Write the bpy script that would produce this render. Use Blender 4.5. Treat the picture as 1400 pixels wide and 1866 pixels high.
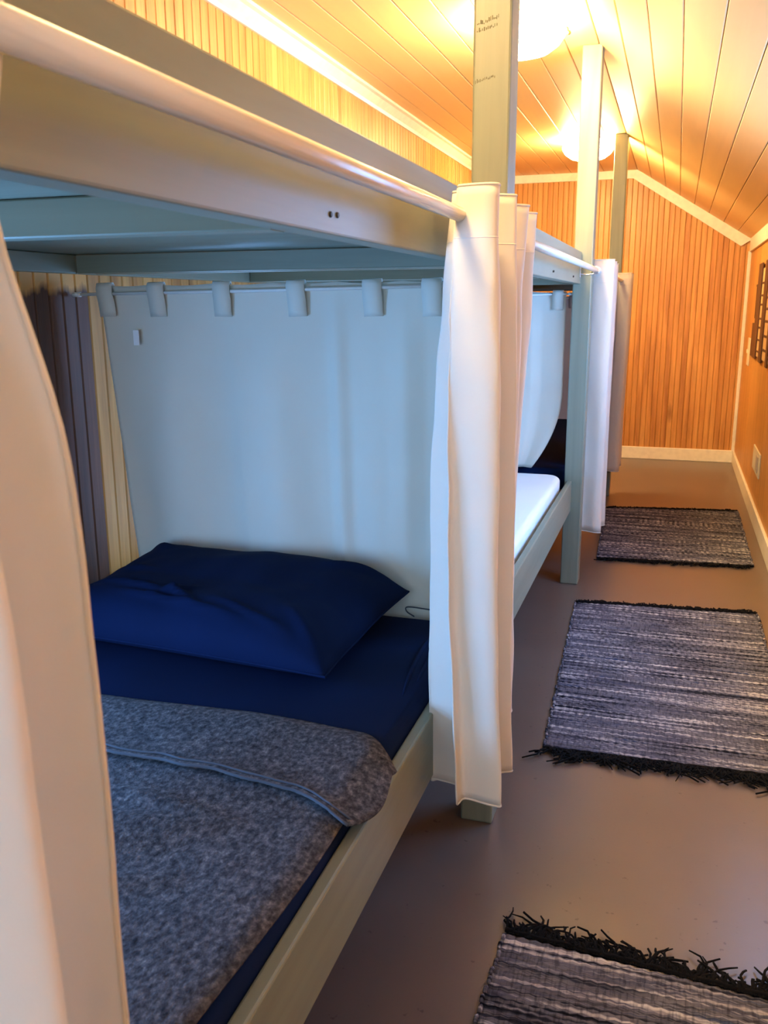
import bpy, bmesh, math, random
from mathutils import Vector, Matrix, noise

random.seed(7)
S = bpy.context.scene
for o in list(bpy.data.objects):
    bpy.data.objects.remove(o)
COL = S.collection

# ------------------------------------------------------------------ camera
cam_d = bpy.data.cameras.new('camera')
cam = bpy.data.objects.new('camera', cam_d)
COL.objects.link(cam)
cam_d.sensor_fit = 'VERTICAL'
cam_d.sensor_height = 36.0
cam_d.lens = 1600.0 / 1866.0 * 36.0
cam_d.clip_start = 0.02
cam_d.dof.use_dof = True
cam_d.dof.focus_distance = 2.3
cam_d.dof.aperture_fstop = 13.0
cr = Vector((0.95075797, 0.30988893, -0.00530457))
cu = Vector((-0.06617745, 0.21969737, 0.97332092))
cf = Vector((-0.30278678, 0.92504158, -0.22938669))
cam.matrix_world = Matrix(((cr.x, cu.x, -cf.x, 0.0), (cr.y, cu.y, -cf.y, 0.0),
                           (cr.z, cu.z, -cf.z, 1.23), (0, 0, 0, 1)))
S.camera = cam

# ------------------------------------------------------------------ world, daylight, exposure
w = bpy.data.worlds.new('world')
S.world = w
w.use_nodes = True
w.node_tree.nodes['Background'].inputs[0].default_value = (0.42, 0.66, 1.0, 1)
w.node_tree.nodes['Background'].inputs[1].default_value = 1.0


def area(name, loc, rot, sx, sy, energy, color, spread=180):
    d = bpy.data.lights.new(name, 'AREA')
    d.shape = 'RECTANGLE'
    d.size, d.size_y, d.energy, d.color = sx, sy, energy, color
    d.spread = math.radians(spread)
    o = bpy.data.objects.new(name, d)
    o.location = loc
    o.rotation_euler = rot
    COL.objects.link(o)
    return o


DAY = (0.17, 0.45, 1.0)
# daylight entering the window in the near end wall (behind the camera) and the one in the right wall
area('daylight_near_window', (0.10, -1.24, 1.62), (math.radians(90), 0, 0), 0.70, 0.90, 9, (0.44, 0.68, 1.0))
area('unseen_foot_window_fill', (-0.80, -1.24, 1.00), (math.radians(90), 0, 0), 0.70, 0.70, 5.5, (0.50, 0.74, 1.0))  # unseen window, placed to light the bunk and spare the rail face
area('daylight_side_window', (0.545, 2.95, 1.22), (0, math.radians(90), 0), 0.66, 1.30, 19, DAY)
# small bunk windows in the left wall, one over each lower bed
area('daylight_bunk_window', (-1.535, 0.75, 0.78), (0, math.radians(-90), 0), 0.44, 0.76, 15, DAY)
area('daylight_bunk_window', (-1.535, 2.90, 0.78), (0, math.radians(-90), 0), 0.44, 0.76, 4, DAY)

S.view_settings.view_transform = 'Standard'
S.view_settings.look = 'None'
S.view_settings.gamma = 1.0
S.view_settings.use_curve_mapping = False
S.view_settings.exposure = 1.15
LAMP = 78.0
LAMP_COL = (1.0, 0.71, 0.33)


# ------------------------------------------------------------------ helpers
def lin(c):
    return c / 12.92 if c <= 0.04045 else ((c + 0.055) / 1.055) ** 2.4


def rgb(r, g, b):
    return (lin(r / 255), lin(g / 255), lin(b / 255), 1.0)


def obj(name, me, mat=None, parent=None, loc=(0, 0, 0), rot=None, smooth=False):
    o = bpy.data.objects.new(name, me)
    COL.objects.link(o)
    if mat is not None and len(me.materials) == 0:
        me.materials.append(mat)
    l = Vector(loc)
    if parent is not None:
        o.parent = parent
        p = parent
        while p is not None:
            l = l - p.location
            p = p.parent
    o.location = l
    if rot:
        o.rotation_euler = rot
    if smooth:
        for f in me.polygons:
            f.use_smooth = True
    return o


def empty(name, loc):
    o = bpy.data.objects.new(name, None)
    o.location = loc
    o.empty_display_size = 0.1
    COL.objects.link(o)
    return o


def tag(o, label=None, cat=None, group=None, kind=None):
    if label: o['label'] = label
    if cat: o['category'] = cat
    if group: o['group'] = group
    if kind: o['kind'] = kind
    return o


def pyd(name, v, f):
    me = bpy.data.meshes.new(name)
    me.from_pydata([tuple(p) for p in v], [], f)
    me.update()
    return me


def box_me(name, sx, sy, sz, bev=0.0, seg=1):
    bm = bmesh.new()
    bmesh.ops.create_cube(bm, size=1.0)
    for v in bm.verts:
        v.co = Vector((v.co.x * sx, v.co.y * sy, v.co.z * sz))
    if bev > 0:
        bmesh.ops.bevel(bm, geom=bm.edges[:], offset=bev, segments=seg, affect='EDGES', profile=0.5)
    me = bpy.data.meshes.new(name)
    bm.to_mesh(me)
    bm.free()
    return me


def box(name, lo, hi, mat, parent=None, bev=0.003, seg=1, rot=None):
    lo, hi = Vector(lo), Vector(hi)
    d = hi - lo
    return obj(name, box_me(name, d.x, d.y, d.z, bev, seg), mat, parent, (lo + hi) / 2, rot)


def tube_me(name, pts, r, n=12, cap=True, radii=None):
    """round tube along a polyline"""
    V, F = [], []
    pts = [Vector(p) for p in pts]
    prev = None
    for i, p in enumerate(pts):
        a = pts[max(i - 1, 0)]
        b = pts[min(i + 1, len(pts) - 1)]
        t = (b - a).normalized()
        if prev is None:
            u = t.cross(Vector((0, 0, 1)))
            if u.length < 1e-3:
                u = t.cross(Vector((1, 0, 0)))
        else:
            u = prev - t * prev.dot(t)
        u.normalize()
        prev = u
        q = t.cross(u)
        rr = radii[i] if radii else r
        for k in range(n):
            an = 2 * math.pi * k / n
            V.append(p + (u * math.cos(an) + q * math.sin(an)) * rr)
    for i in range(len(pts) - 1):
        for k in range(n):
            k2 = (k + 1) % n
            F.append((i * n + k, i * n + k2, (i + 1) * n + k2, (i + 1) * n + k))
    if cap:
        F.append(tuple(range(n))[::-1])
        F.append(tuple((len(pts) - 1) * n + k for k in range(n)))
    return pyd(name, V, F)


def lathe_me(name, prof, n=40):
    V, F = [], []
    m = len(prof)
    for k in range(n):
        a = 2 * math.pi * k / n
        for r, z in prof:
            V.append((r * math.cos(a), r * math.sin(a), z))
    for k in range(n):
        k2 = (k + 1) % n
        for i in range(m - 1):
            F.append((k * m + i, k2 * m + i, k2 * m + i + 1, k * m + i + 1))
    return pyd(name, V, F)


def prism_me(name, prof, y0, y1):
    """prism along Y from an (x,z) outline"""
    n = len(prof)
    V = [(x, y0, z) for x, z in prof] + [(x, y1, z) for x, z in prof]
    F = [tuple(range(n)), tuple(range(2 * n - 1, n - 1, -1))]
    for i in range(n):
        j = (i + 1) % n
        F.append((i, i + n, j + n, j))
    me = pyd(name, V, F)
    bm = bmesh.new(); bm.from_mesh(me)
    bmesh.ops.recalc_face_normals(bm, faces=bm.faces[:])
    bm.to_mesh(me); bm.free()
    return me


def solid(o, t):
    m = o.modifiers.new('thick', 'SOLIDIFY')
    m.thickness = t
    m.offset = 0
    return o


def sub(o, lv=1):
    m = o.modifiers.new('sub', 'SUBSURF')
    m.levels = lv
    m.render_levels = lv
    return o


def crom(P, n):
    """smooth curve through points P (tuples of any length), n samples in all"""
    P = [Vector(p) for p in P]
    Q = [2 * P[0] - P[1]] + P + [2 * P[-1] - P[-2]]
    out = []
    segs = len(P) - 1
    for i in range(n):
        t = i / (n - 1) * segs
        k = min(int(t), segs - 1)
        u = t - k
        a, b, c, d = Q[k], Q[k + 1], Q[k + 2], Q[k + 3]
        out.append(0.5 * ((2 * b) + (c - a) * u + (2 * a - 5 * b + 4 * c - d) * u * u + (3 * b - a - 3 * c + d) * u ** 3))
    return out


# ------------------------------------------------------------------ materials
def new_mat(name):
    m = bpy.data.materials.new(name)
    m.use_nodes = True
    nt = m.node_tree
    b = nt.nodes['Principled BSDF']
    return m, nt, b


def N(nt, t, **kw):
    n = nt.nodes.new(t)
    for k, v in kw.items():
        setattr(n, k, v)
    return n


def coords(nt, scale, rnd=True):
    """object coordinates, stretched, shifted for each object"""
    tc = N(nt, 'ShaderNodeTexCoord')
    mp = N(nt, 'ShaderNodeMapping')
    mp.inputs['Scale'].default_value = scale
    nt.links.new(tc.outputs['Object'], mp.inputs['Vector'])
    if rnd:
        oi = N(nt, 'ShaderNodeObjectInfo')
        mu = N(nt, 'ShaderNodeMath', operation='MULTIPLY')
        mu.inputs[1].default_value = 37.0
        nt.links.new(oi.outputs['Random'], mu.inputs[0])
        nt.links.new(mu.outputs[0], mp.inputs['Location'])
    return mp.outputs[0]


def ramp(nt, src, stops):
    r = N(nt, 'ShaderNodeValToRGB')
    e = r.color_ramp.elements
    while len(e) < len(stops):
        e.new(0.5)
    for i, (p, c) in enumerate(stops):
        e[i].position = p
        e[i].color = c
    nt.links.new(src, r.inputs[0])
    return r.outputs[0]


def noise_n(nt, vec, scale, detail=4, rough=0.55, dist=0.0):
    n = N(nt, 'ShaderNodeTexNoise')
    n.inputs['Scale'].default_value = scale
    n.inputs['Detail'].default_value = detail
    n.inputs['Roughness'].default_value = rough
    n.inputs['Distortion'].default_value = dist
    nt.links.new(vec, n.inputs['Vector'])
    return n.outputs['Fac']


def mix(nt, a, b, fac, mode='MIX'):
    m = N(nt, 'ShaderNodeMix', data_type='RGBA', blend_type=mode)
    for sock, v in ((m.inputs[6], a), (m.inputs[7], b), (m.inputs[0], fac)):
        if hasattr(v, 'links') or hasattr(v, 'is_linked'):
            nt.links.new(v, sock)
        else:
            sock.default_value = v
    return m.outputs[2]


def bump(nt, b, h, strength=0.2, dist=0.01):
    n = N(nt, 'ShaderNodeBump')
    n.inputs['Strength'].default_value = strength
    n.inputs['Distance'].default_value = dist
    nt.links.new(h, n.inputs['Height'])
    nt.links.new(n.outputs[0], b.inputs['Normal'])


def wood(name, dark, midc, light, axis='Z', grain=14.0, stretch=0.07, rough=0.45, knots=None, bstr=0.12, spec=0.5):
    m, nt, b = new_mat(name)
    sc = {'X': (stretch, 1, 1), 'Y': (1, stretch, 1), 'Z': (1, 1, stretch)}[axis]
    v = coords(nt, sc)
    g = noise_n(nt, v, grain, 6, 0.6, 0.6)
    c = ramp(nt, g, [(0.30, dark), (0.5, midc), (0.72, light)])
    fine = noise_n(nt, v, grain * 6, 3, 0.6, 0.2)
    c = mix(nt, c, ramp(nt, fine, [(0.3, (0.62, 0.6, 0.58, 1)), (0.6, (1, 1, 1, 1))]), 0.45, 'MULTIPLY')
    if knots:
        ks = {'X': (0.35, 1, 1), 'Y': (1, 0.35, 1), 'Z': (1, 1, 0.35)}[axis]
        kv = coords(nt, ks)
        vo = N(nt, 'ShaderNodeTexVoronoi')
        vo.inputs['Scale'].default_value = knots
        nt.links.new(kv, vo.inputs['Vector'])
        k = ramp(nt, vo.outputs['Distance'], [(0.03, (0.35, 0.28, 0.2, 1)), (0.10, (1, 1, 1, 1))])
        c = mix(nt, c, k, 0.75, 'MULTIPLY')
    nt.links.new(c, b.inputs['Base Color'])
    b.inputs['Roughness'].default_value = rough
    b.inputs['Specular IOR Level'].default_value = spec
    bump(nt, b, fine, bstr, 0.004)
    return m


def paint(name, col, var=0.06, rough=0.5, axis='Y', knots=0.0):
    """paint on wood: flat colour, faint grain, a few knots telegraphing"""
    m, nt, b = new_mat(name)
    s = {'X': (0.06, 1, 1), 'Y': (1, 0.06, 1), 'Z': (1, 1, 0.06)}[axis]
    v = coords(nt, s)
    g = noise_n(nt, v, 18, 5, 0.6, 0.8)
    d = tuple(c * (1 - 3.2 * var) for c in col[:3]) + (1,)
    l = tuple(min(1, c * (1 + 1.5 * var)) for c in col[:3]) + (1,)
    c = ramp(nt, g, [(0.32, d), (0.55, col), (0.75, l)])
    if knots:
        v2 = coords(nt, {'X': (0.4, 1, 1), 'Y': (1, 0.4, 1), 'Z': (1, 1, 0.4)}[axis])
        vo = N(nt, 'ShaderNodeTexVoronoi')
        vo.inputs['Scale'].default_value = knots
        nt.links.new(v2, vo.inputs['Vector'])
        k = ramp(nt, vo.outputs['Distance'], [(0.02, (0.55, 0.52, 0.48, 1)), (0.09, (1, 1, 1, 1))])
        c = mix(nt, c, k, 0.6, 'MULTIPLY')
    nt.links.new(c, b.inputs['Base Color'])
    b.inputs['Roughness'].default_value = rough
    bump(nt, b, g, 0.10, 0.004)
    return m


def cloth(name, col, var=0.08, weave=900.0, rough=0.9, trans=0.0, bstr=0.15, sheen=0.12):
    m, nt, b = new_mat(name)
    v = coords(nt, (1, 1, 1), rnd=False)
    n1 = noise_n(nt, v, 6, 3, 0.5)
    n2 = noise_n(nt, v, weave, 2, 0.5)
    d = tuple(c * (1 - var) for c in col[:3]) + (1,)
    l = tuple(min(1, c * (1 + var)) for c in col[:3]) + (1,)
    c = ramp(nt, n1, [(0.3, d), (0.7, l)])
    nt.links.new(c, b.inputs['Base Color'])
    b.inputs['Roughness'].default_value = rough
    b.inputs['Specular IOR Level'].default_value = 0.2
    b.inputs['Sheen Weight'].default_value = sheen
    bump(nt, b, n2, bstr, 0.001)
    if trans > 0:
        t = N(nt, 'ShaderNodeBsdfTranslucent')
        nt.links.new(c, t.inputs['Color'])
        mx = N(nt, 'ShaderNodeMixShader')
        mx.inputs[0].default_value = trans
        out = nt.nodes['Material Output']
        nt.links.new(b.outputs[0], mx.inputs[1])
        nt.links.new(t.outputs[0], mx.inputs[2])
        nt.links.new(mx.outputs[0], out.inputs['Surface'])
    return m


def plain(name, col, rough=0.5, metal=0.0):
    m, nt, b = new_mat(name)
    v = coords(nt, (1, 1, 1))
    n = noise_n(nt, v, 25, 3, 0.5)
    d = tuple(c * 0.92 for c in col[:3]) + (1,)
    nt.links.new(ramp(nt, n, [(0.35, d), (0.6, col)]), b.inputs['Base Color'])
    b.inputs['Roughness'].default_value = rough
    b.inputs['Metallic'].default_value = metal
    return m


M = {}
M['sage'] = paint('sage_paint', rgb(128, 134, 116), 0.05, 0.42, 'Y', 4.0)
M['sage_x'] = paint('sage_paint_cross', rgb(128, 134, 116), 0.05, 0.45, 'X')
M['sage_z'] = paint('sage_paint_post', rgb(128, 134, 116), 0.06, 0.42, 'Z', 5.0)
M['trim'] = plain('cream_trim_paint', rgb(243, 238, 222), 0.4)
M['ceiling'] = paint('ceiling_plank_paint', rgb(240, 203, 142), 0.010, 0.5, 'Y')
M['groove'] = plain('groove_dark', rgb(112, 72, 34), 0.9)
M['bead'] = wood('beadboard_stain', rgb(168, 110, 52), rgb(204, 146, 78), rgb(222, 168, 98), 'Z', 13, 0.06, 0.42, 3.2)
M['bead_dark'] = wood('beadboard_dark_tone', rgb(66, 40, 26), rgb(94, 58, 37), rgb(122, 80, 52), 'Z', 16, 0.06, 0.5, 3.2)
M['panel'] = wood('panel_stain', rgb(200, 142, 72), rgb(212, 154, 80), rgb(220, 164, 92), 'Z', 12, 0.05, 0.45)
M['rod'] = wood('rod_whitewood', rgb(206, 196, 176), rgb(222, 214, 198), rgb(232, 226, 212), 'Y', 20, 0.03, 0.28)
M['white_metal'] = plain('white_metal', rgb(228, 226, 220), 0.35, 0.0)
M['bracket'] = plain('zinc_bracket', rgb(200, 200, 200), 0.3, 0.8)
M['curtain'] = cloth('white_curtain_cloth', rgb(236, 230, 218), 0.02, 700, 0.8, 0.28)
M['divider'] = cloth('divider_curtain_cloth', rgb(226, 222, 208), 0.02, 700, 0.85, 0.10)
M['label'] = plain('care_label_white', rgb(245, 245, 245), 0.7)
M['navy'] = cloth('navy_cotton', rgb(4, 22, 56), 0.12, 500, 0.9, 0, 0.1, 0.0)
M['navy'].node_tree.nodes['Principled BSDF'].inputs['Specular IOR Level'].default_value = 0.14
M['mattress'] = cloth('white_mattress_cover', rgb(232, 236, 236), 0.02, 400, 0.8)
M['ply'] = wood('plywood_edge', rgb(120, 88, 58), rgb(150, 112, 76), rgb(170, 130, 92), 'Y', 16, 0.1, 0.7)
M['screw'] = plain('screw_dark', rgb(60, 56, 48), 0.5, 0.6)
M['ink'] = plain('faded_stamp_ink', rgb(96, 92, 66), 0.7)
M['plate'] = plain('ivory_plate', rgb(240, 232, 205), 0.35)
M['socket'] = plain('socket_grey', rgb(196, 184, 172), 0.4)
M['darkwood'] = wood('dark_aged_wood', rgb(70, 42, 22), rgb(96, 60, 32), rgb(122, 80, 44), 'Z', 20, 0.08, 0.6)
M['creamwood'] = wood('cream_birch', rgb(208, 170, 112), rgb(224, 190, 134), rgb(236, 206, 156), 'Z', 14, 0.08, 0.6)
M['fringe'] = cloth('black_fringe_yarn', rgb(9, 8, 10), 0.2, 300, 1.0, 0, 0.15, 0.0)

# darker brown on the boards of the nearest bunk: it stops raggedly below the upper ledger
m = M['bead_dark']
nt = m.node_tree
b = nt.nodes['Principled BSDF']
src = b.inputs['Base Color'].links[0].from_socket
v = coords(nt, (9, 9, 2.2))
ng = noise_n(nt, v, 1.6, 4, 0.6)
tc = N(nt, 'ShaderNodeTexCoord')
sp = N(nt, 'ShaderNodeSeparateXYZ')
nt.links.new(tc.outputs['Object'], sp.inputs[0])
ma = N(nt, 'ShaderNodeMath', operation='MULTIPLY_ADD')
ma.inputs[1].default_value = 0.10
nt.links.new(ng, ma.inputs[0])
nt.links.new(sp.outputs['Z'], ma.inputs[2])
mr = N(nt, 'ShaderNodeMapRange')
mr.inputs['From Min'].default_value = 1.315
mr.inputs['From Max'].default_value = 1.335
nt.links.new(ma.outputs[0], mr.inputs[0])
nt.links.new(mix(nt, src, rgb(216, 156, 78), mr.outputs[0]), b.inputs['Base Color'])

# glowing glass of the lamps
m, nt, b = new_mat('lit_lamp_glass')
b.inputs['Base Color'].default_value = rgb(255, 246, 225)
b.inputs['Emission Color'].default_value = LAMP_COL + (1,)
b.inputs['Emission Strength'].default_value = LAMP
b.inputs['Roughness'].default_value = 0.3
M['glow'] = m
M['glow_dim'] = m.copy()          # a weaker bulb
M['glow_dim'].name = 'lit_lamp_glass_weak_bulb'
M['glow_dim'].node_tree.nodes['Principled BSDF'].inputs['Emission Strength'].default_value = LAMP * 0.68
M['brass'] = plain('aged_brass', rgb(150, 110, 60), 0.35, 0.9)

# painted floor
m, nt, b = new_mat('floor_paint')
v = coords(nt, (1, 1, 1), False)
n1 = noise_n(nt, v, 2.2, 4, 0.55)
c = ramp(nt, n1, [(0.3, rgb(94, 82, 75)), (0.7, rgb(104, 91, 83))])
n2 = noise_n(nt, v, 55, 2, 0.5)
c = mix(nt, c, ramp(nt, n2, [(0.24, (0.45, 0.42, 0.4, 1)), (0.29, (1, 1, 1, 1))]), 0.8, 'MULTIPLY')
nt.links.new(c, b.inputs['Base Color'])
b.inputs['Roughness'].default_value = 0.30
b.inputs['Specular IOR Level'].default_value = 0.7
n3 = noise_n(nt, v, 180, 3, 0.6)
bump(nt, b, n3, 0.06, 0.003)
M['floor'] = m

# felt blanket
m, nt, b = new_mat('grey_felt')
v = coords(nt, (1.0, 0.75, 1), False)
n1 = noise_n(nt, v, 115, 6, 0.66, 0.15)
c = ramp(nt, n1, [(0.30, rgb(34, 34, 39)), (0.46, rgb(68, 68, 73)), (0.58, rgb(94, 93, 97)), (0.74, rgb(138, 135, 135))])
n0 = noise_n(nt, v, 30, 3, 0.6, 0.4)
c = mix(nt, c, ramp(nt, n0, [(0.3, (0.72, 0.72, 0.74, 1)), (0.65, (1, 1, 1, 1))]), 0.6, 'MULTIPLY')
nt.links.new(c, b.inputs['Base Color'])
b.inputs['Roughness'].default_value = 1.0
b.inputs['Specular IOR Level'].default_value = 0.05
b.inputs['Sheen Weight'].default_value = 0.04
n2 = noise_n(nt, v, 220, 4, 0.6)
bump(nt, b, n2, 0.5, 0.004)
M['felt'] = m
M['hem'] = cloth('blanket_hem_thread', rgb(72, 76, 86), 0.1, 400, 0.9)


def rug_mat(name, seed):
    m, nt, b = new_mat(name)
    tc = N(nt, 'ShaderNodeTexCoord')
    mp = N(nt, 'ShaderNodeMapping')
    mp.inputs['Scale'].default_value = (1.3, 80, 1)
    mp.inputs['Location'].default_value = (seed, seed * 3.1, 0)
    nt.links.new(tc.outputs['Object'], mp.inputs['Vector'])
    n1 = noise_n(nt, mp.outputs[0], 1.0, 3, 0.6, 0.25)
    c = ramp(nt, n1, [(0.30, rgb(20, 20, 26)), (0.40, rgb(52, 54, 66)), (0.47, rgb(112, 110, 118)),
                      (0.53, rgb(84, 86, 104)), (0.60, rgb(168, 164, 168)), (0.70, rgb(205, 200, 198))])
    mp2 = N(nt, 'ShaderNodeMapping')
    mp2.inputs['Scale'].default_value = (5, 16, 1)
    mp2.inputs['Location'].default_value = (seed * 2, seed, 0)
    nt.links.new(tc.outputs['Object'], mp2.inputs['Vector'])
    n2 = noise_n(nt, mp2.outputs[0], 1.0, 4, 0.6)
    c = mix(nt, c, ramp(nt, n2, [(0.36, (0.42, 0.42, 0.50, 1)), (0.56, (1, 1, 1, 1))]), 0.75, 'MULTIPLY')
    mp4 = N(nt, 'ShaderNodeMapping')
    mp4.inputs['Scale'].default_value = (3, 48, 1)
    mp4.inputs['Location'].default_value = (seed * 5, seed * 7, 0)
    nt.links.new(tc.outputs['Object'], mp4.inputs['Vector'])
    n4 = noise_n(nt, mp4.outputs[0], 1.0, 2, 0.5)
    c = mix(nt, c, rgb(52, 66, 96), ramp(nt, n4, [(0.64, (0, 0, 0, 1)), (0.74, (1, 1, 1, 1))]))
    # dark warp threads between the stitches
    mp3 = N(nt, 'ShaderNodeMapping')
    mp3.inputs['Scale'].default_value = (150, 26, 1)
    nt.links.new(tc.outputs['Object'], mp3.inputs['Vector'])
    n3 = noise_n(nt, mp3.outputs[0], 1.0, 2, 0.5)
    c = mix(nt, c, ramp(nt, n3, [(0.34, (0.35, 0.35, 0.38, 1)), (0.52, (1, 1, 1, 1))]), 0.7, 'MULTIPLY')
    nt.links.new(c, b.inputs['Base Color'])
    b.inputs['Roughness'].default_value = 0.95
    b.inputs['Specular IOR Level'].default_value = 0.1
    bump(nt, b, n3, 0.6, 0.004)
    return m


# ------------------------------------------------------------------ the room shell
XL, XR = -1.48, 0.50          # left and right wall
YN, YE = -1.20, 7.38          # near and far end wall
ZC = 2.225                    # flat ceiling
XB = -0.362                   # where the ceiling starts to slope
ZR = 1.69                     # top of the right wall
LEN = YE - YN
YM = (YE + YN) / 2

floor = box('floor', (XL - .1, YN - .1, -0.06), (XR + .1, YE + .1, 0), M['floor'], None, 0)
tag(floor, kind='structure')

# left wall: beadboard strips on a dark backing
BWIN = [(0.37, 1.13), (2.52, 3.28)]      # bunk windows along Y
BZ0, BZ1 = 0.55, 1.01
wl = box('wall_left', (XL - .08, BWIN[1][1], 0), (XL - 0.008, YE, ZC + .03), M['groove'], None, 0)
tag(wl, kind='structure')
for y0, y1, z0, z1 in ((YN, BWIN[0][0], 0, ZC + .03), (BWIN[0][1], BWIN[1][0], 0, ZC + .03)) + tuple(
        q for a, c in BWIN for q in ((a, c, 0, BZ0), (a, c, BZ1, ZC + .03))):
    box('wall_core', (XL - .08, y0, z0), (XL - 0.008, y1, z1), M['groove'], wl, 0)


def bead_me(name, wdt, hgt, t=0.009, g=0.0035):
    """one bead strip, front face towards +X, centred in Y, from z=0"""
    a = wdt / 2 - 0.0007
    prof = [(-a, 0), (-a, t - g), (-a + g, t), (a - g, t), (a, t - g), (a, 0)]
    V = [(p[1], p[0], 0) for p in prof] + [(p[1], p[0], hgt) for p in prof]
    n = 6
    F = [tuple(range(n)), tuple(range(2 * n - 1, n - 1, -1))]
    for i in range(n - 1):
        F.append((i, i + 1, i + 1 + n, i + n))
    me = pyd(name, V, F)
    return me


BW = 0.052
bead = bead_me('bead_strip', BW, ZC + .01)
bead.materials.append(M['bead'])
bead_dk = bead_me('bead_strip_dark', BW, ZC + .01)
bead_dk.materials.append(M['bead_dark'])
bead_lo = bead_me('bead_strip_low', BW, BZ0)
bead_hi = bead_me('bead_strip_high', BW, ZC + .01 - BZ1)
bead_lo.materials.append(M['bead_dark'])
bead_hi.materials.append(M['bead'])
ny = int(LEN / BW)
for i in range(ny + 1):
    y = YE - BW * (i + .5)
    if y < YN: break
    if any(a - .02 < y < c + .02 for a, c in BWIN):
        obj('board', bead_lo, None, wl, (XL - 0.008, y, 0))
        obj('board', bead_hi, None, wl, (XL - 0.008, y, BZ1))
    elif y < 2.0:      # the darker brown of the nearest bunk ends below the ledger
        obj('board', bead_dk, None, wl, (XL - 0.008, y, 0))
    else:
        obj('board', bead, None, wl, (XL - 0.008, y, 0))

# end wall
we = box('wall_end', (XL - .08, YE + 0.008, 0), (XR + .08, YE + .08, ZC + .03), M['groove'], None, 0)
tag(we, kind='structure')
nx = 49
EW = (XR - XL) / nx
for i in range(nx):
    x0 = XL + EW * i
    xc = x0 + EW / 2
    top = ZC if xc < XB else ZC + (ZR - ZC) * (xc - XB) / (XR - XB)
    a = EW / 2 - 0.0007
    g, t = 0.0032, 0.009
    prof = [(-a, 0), (-a, t - g), (-a + g, t), (a - g, t), (a, t - g), (a, 0)]
    V = [(p[0], -p[1], 0) for p in prof] + [(p[0], -p[1], top + 0.01) for p in prof]
    F = [tuple(range(6))[::-1], tuple(range(6, 12))] + [(k + 1, k, k + 6, k + 7) for k in range(5)]
    obj('board', pyd('end_bead', V, F), M['bead'], we, (xc, YE + 0.008, 0))

# right wall: wide sheets, with a window opening out of the photo's view
W0, W1, WZ0, WZ1 = 2.25, 3.65, 0.86, 1.56
wr = box('wall_right', (XR + .012, W1, 0), (XR + .10, YE, ZR), M['groove'], None, 0)
tag(wr, kind='structure')
for lo, hi in (((XR + .012, YN, 0), (XR + .10, W0, ZR)), ((XR + .012, W0, 0), (XR + .10, W1, WZ0)), ((XR + .012, W0, WZ1), (XR + .10, W1, ZR))):
    box('wall_core', lo, hi, M['groove'], wr, 0)
joints = [YE, 6.42, 5.27, 4.12, W1]
for a, c in zip(joints[:-1], joints[1:]):
    box('panel', (XR, c + .0025, 0), (XR + .012, a - .0025, ZR), M['panel'], wr, 0.002)
for lo, hi in (((XR, YN, 0), (XR + .012, 0.55, ZR)), ((XR, 0.555, 0), (XR + .012, W0, ZR)),
               ((XR, W0, 0), (XR + .012, W1, WZ0)), ((XR, W0, WZ1), (XR + .012, W1, ZR))):
    box('panel', lo, hi, M['panel'], wr, 0.002)


def window(name, axis, lo, hi, c):
    e = tag(empty(name, lo), kind='structure')
    u = 1 if axis == 'X' else 0            # direction along the wall
    t = 0.055
    def bar(l, h):
        box('window_frame', l, h, M['trim'], e, 0.003)
    def pt(uu, zz, d):
        p = [0, 0, zz]; p[u] = uu; p[1 - u] = c + d
        return p
    a0, a1, z0, z1 = lo[u], hi[u], lo[2], hi[2]
    for (ua, ub, za, zb) in ((a0 - t, a0, z0 - t, z1 + t), (a1, a1 + t, z0 - t, z1 + t), (a0, a1, z1, z1 + t), (a0, a1, z0 - t, z0),
                             ((a0 + a1) / 2 - .015, (a0 + a1) / 2 + .015, z0, z1)):
        p, q = pt(ua, za, -0.012), pt(ub, zb, 0.012)
        bar(p, q)
    return e


window('window_1', 'X', (XR, W0, WZ0), (XR, W1, WZ1), XR)

for k, (a, c) in enumerate(BWIN):
    window('window_%d' % (k + 3), 'X', (XL, a, BZ0), (XL, c, BZ1), XL)

# near end wall (behind the camera) with a window over the aisle
NWIN = [(-1.16, -0.44, 0.64, 1.36), (-0.28, 0.46, 1.15, 2.09)]     # unseen window added at the bunk's foot, window over the aisle
wn = box('wall_near', (XL - .08, YN - .08, 0), (NWIN[0][0], YN, ZC + .03), M['bead'], None, 0)
tag(wn, kind='structure')
for x0, x1, z0, z1 in ((NWIN[0][1], NWIN[1][0], 0, ZC + .03), (NWIN[1][1], XR + .1, 0, ZC + .03)) + tuple(
        q for a, c, d, e_ in NWIN for q in ((a, c, 0, d), (a, c, e_, ZC + .03))):
    box('wall_core', (x0, YN - .08, z0), (x1, YN, z1), M['bead'], wn, 0)
window('window_2', 'Y', (NWIN[1][0], YN, NWIN[1][2]), (NWIN[1][1], YN, NWIN[1][3]), YN)
window('window_5', 'Y', (NWIN[0][0], YN, NWIN[0][2]), (NWIN[0][1], YN, NWIN[0][3]), YN)  # unseen opening added for the cool light on the lower bunk

# ceiling: planks on a dark backing, flat part and slope
cprof = [(XL - .1, ZC + .012), (XB, ZC + .012), (XR + .12, ZR - .075 + .014), (XR + .12, ZR + .05), (XB, ZC + .07), (XL - .1, ZC + .07)]
ceil = obj('ceiling', prism_me('ceiling', cprof, YN - .1, YE + .1), M['groove'])
tag(ceil, kind='structure')
NP = 9
pw = (XB - XL) / NP


def plank_me(name, wdt, length):
    a, g, t = wdt / 2 - 0.0012, 0.0030, 0.013
    prof = [(-a, t), (-a, g), (-a + g, 0), (a - g, 0), (a, g), (a, t)]
    return prism_me(name, prof, -length / 2, length / 2)


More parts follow.
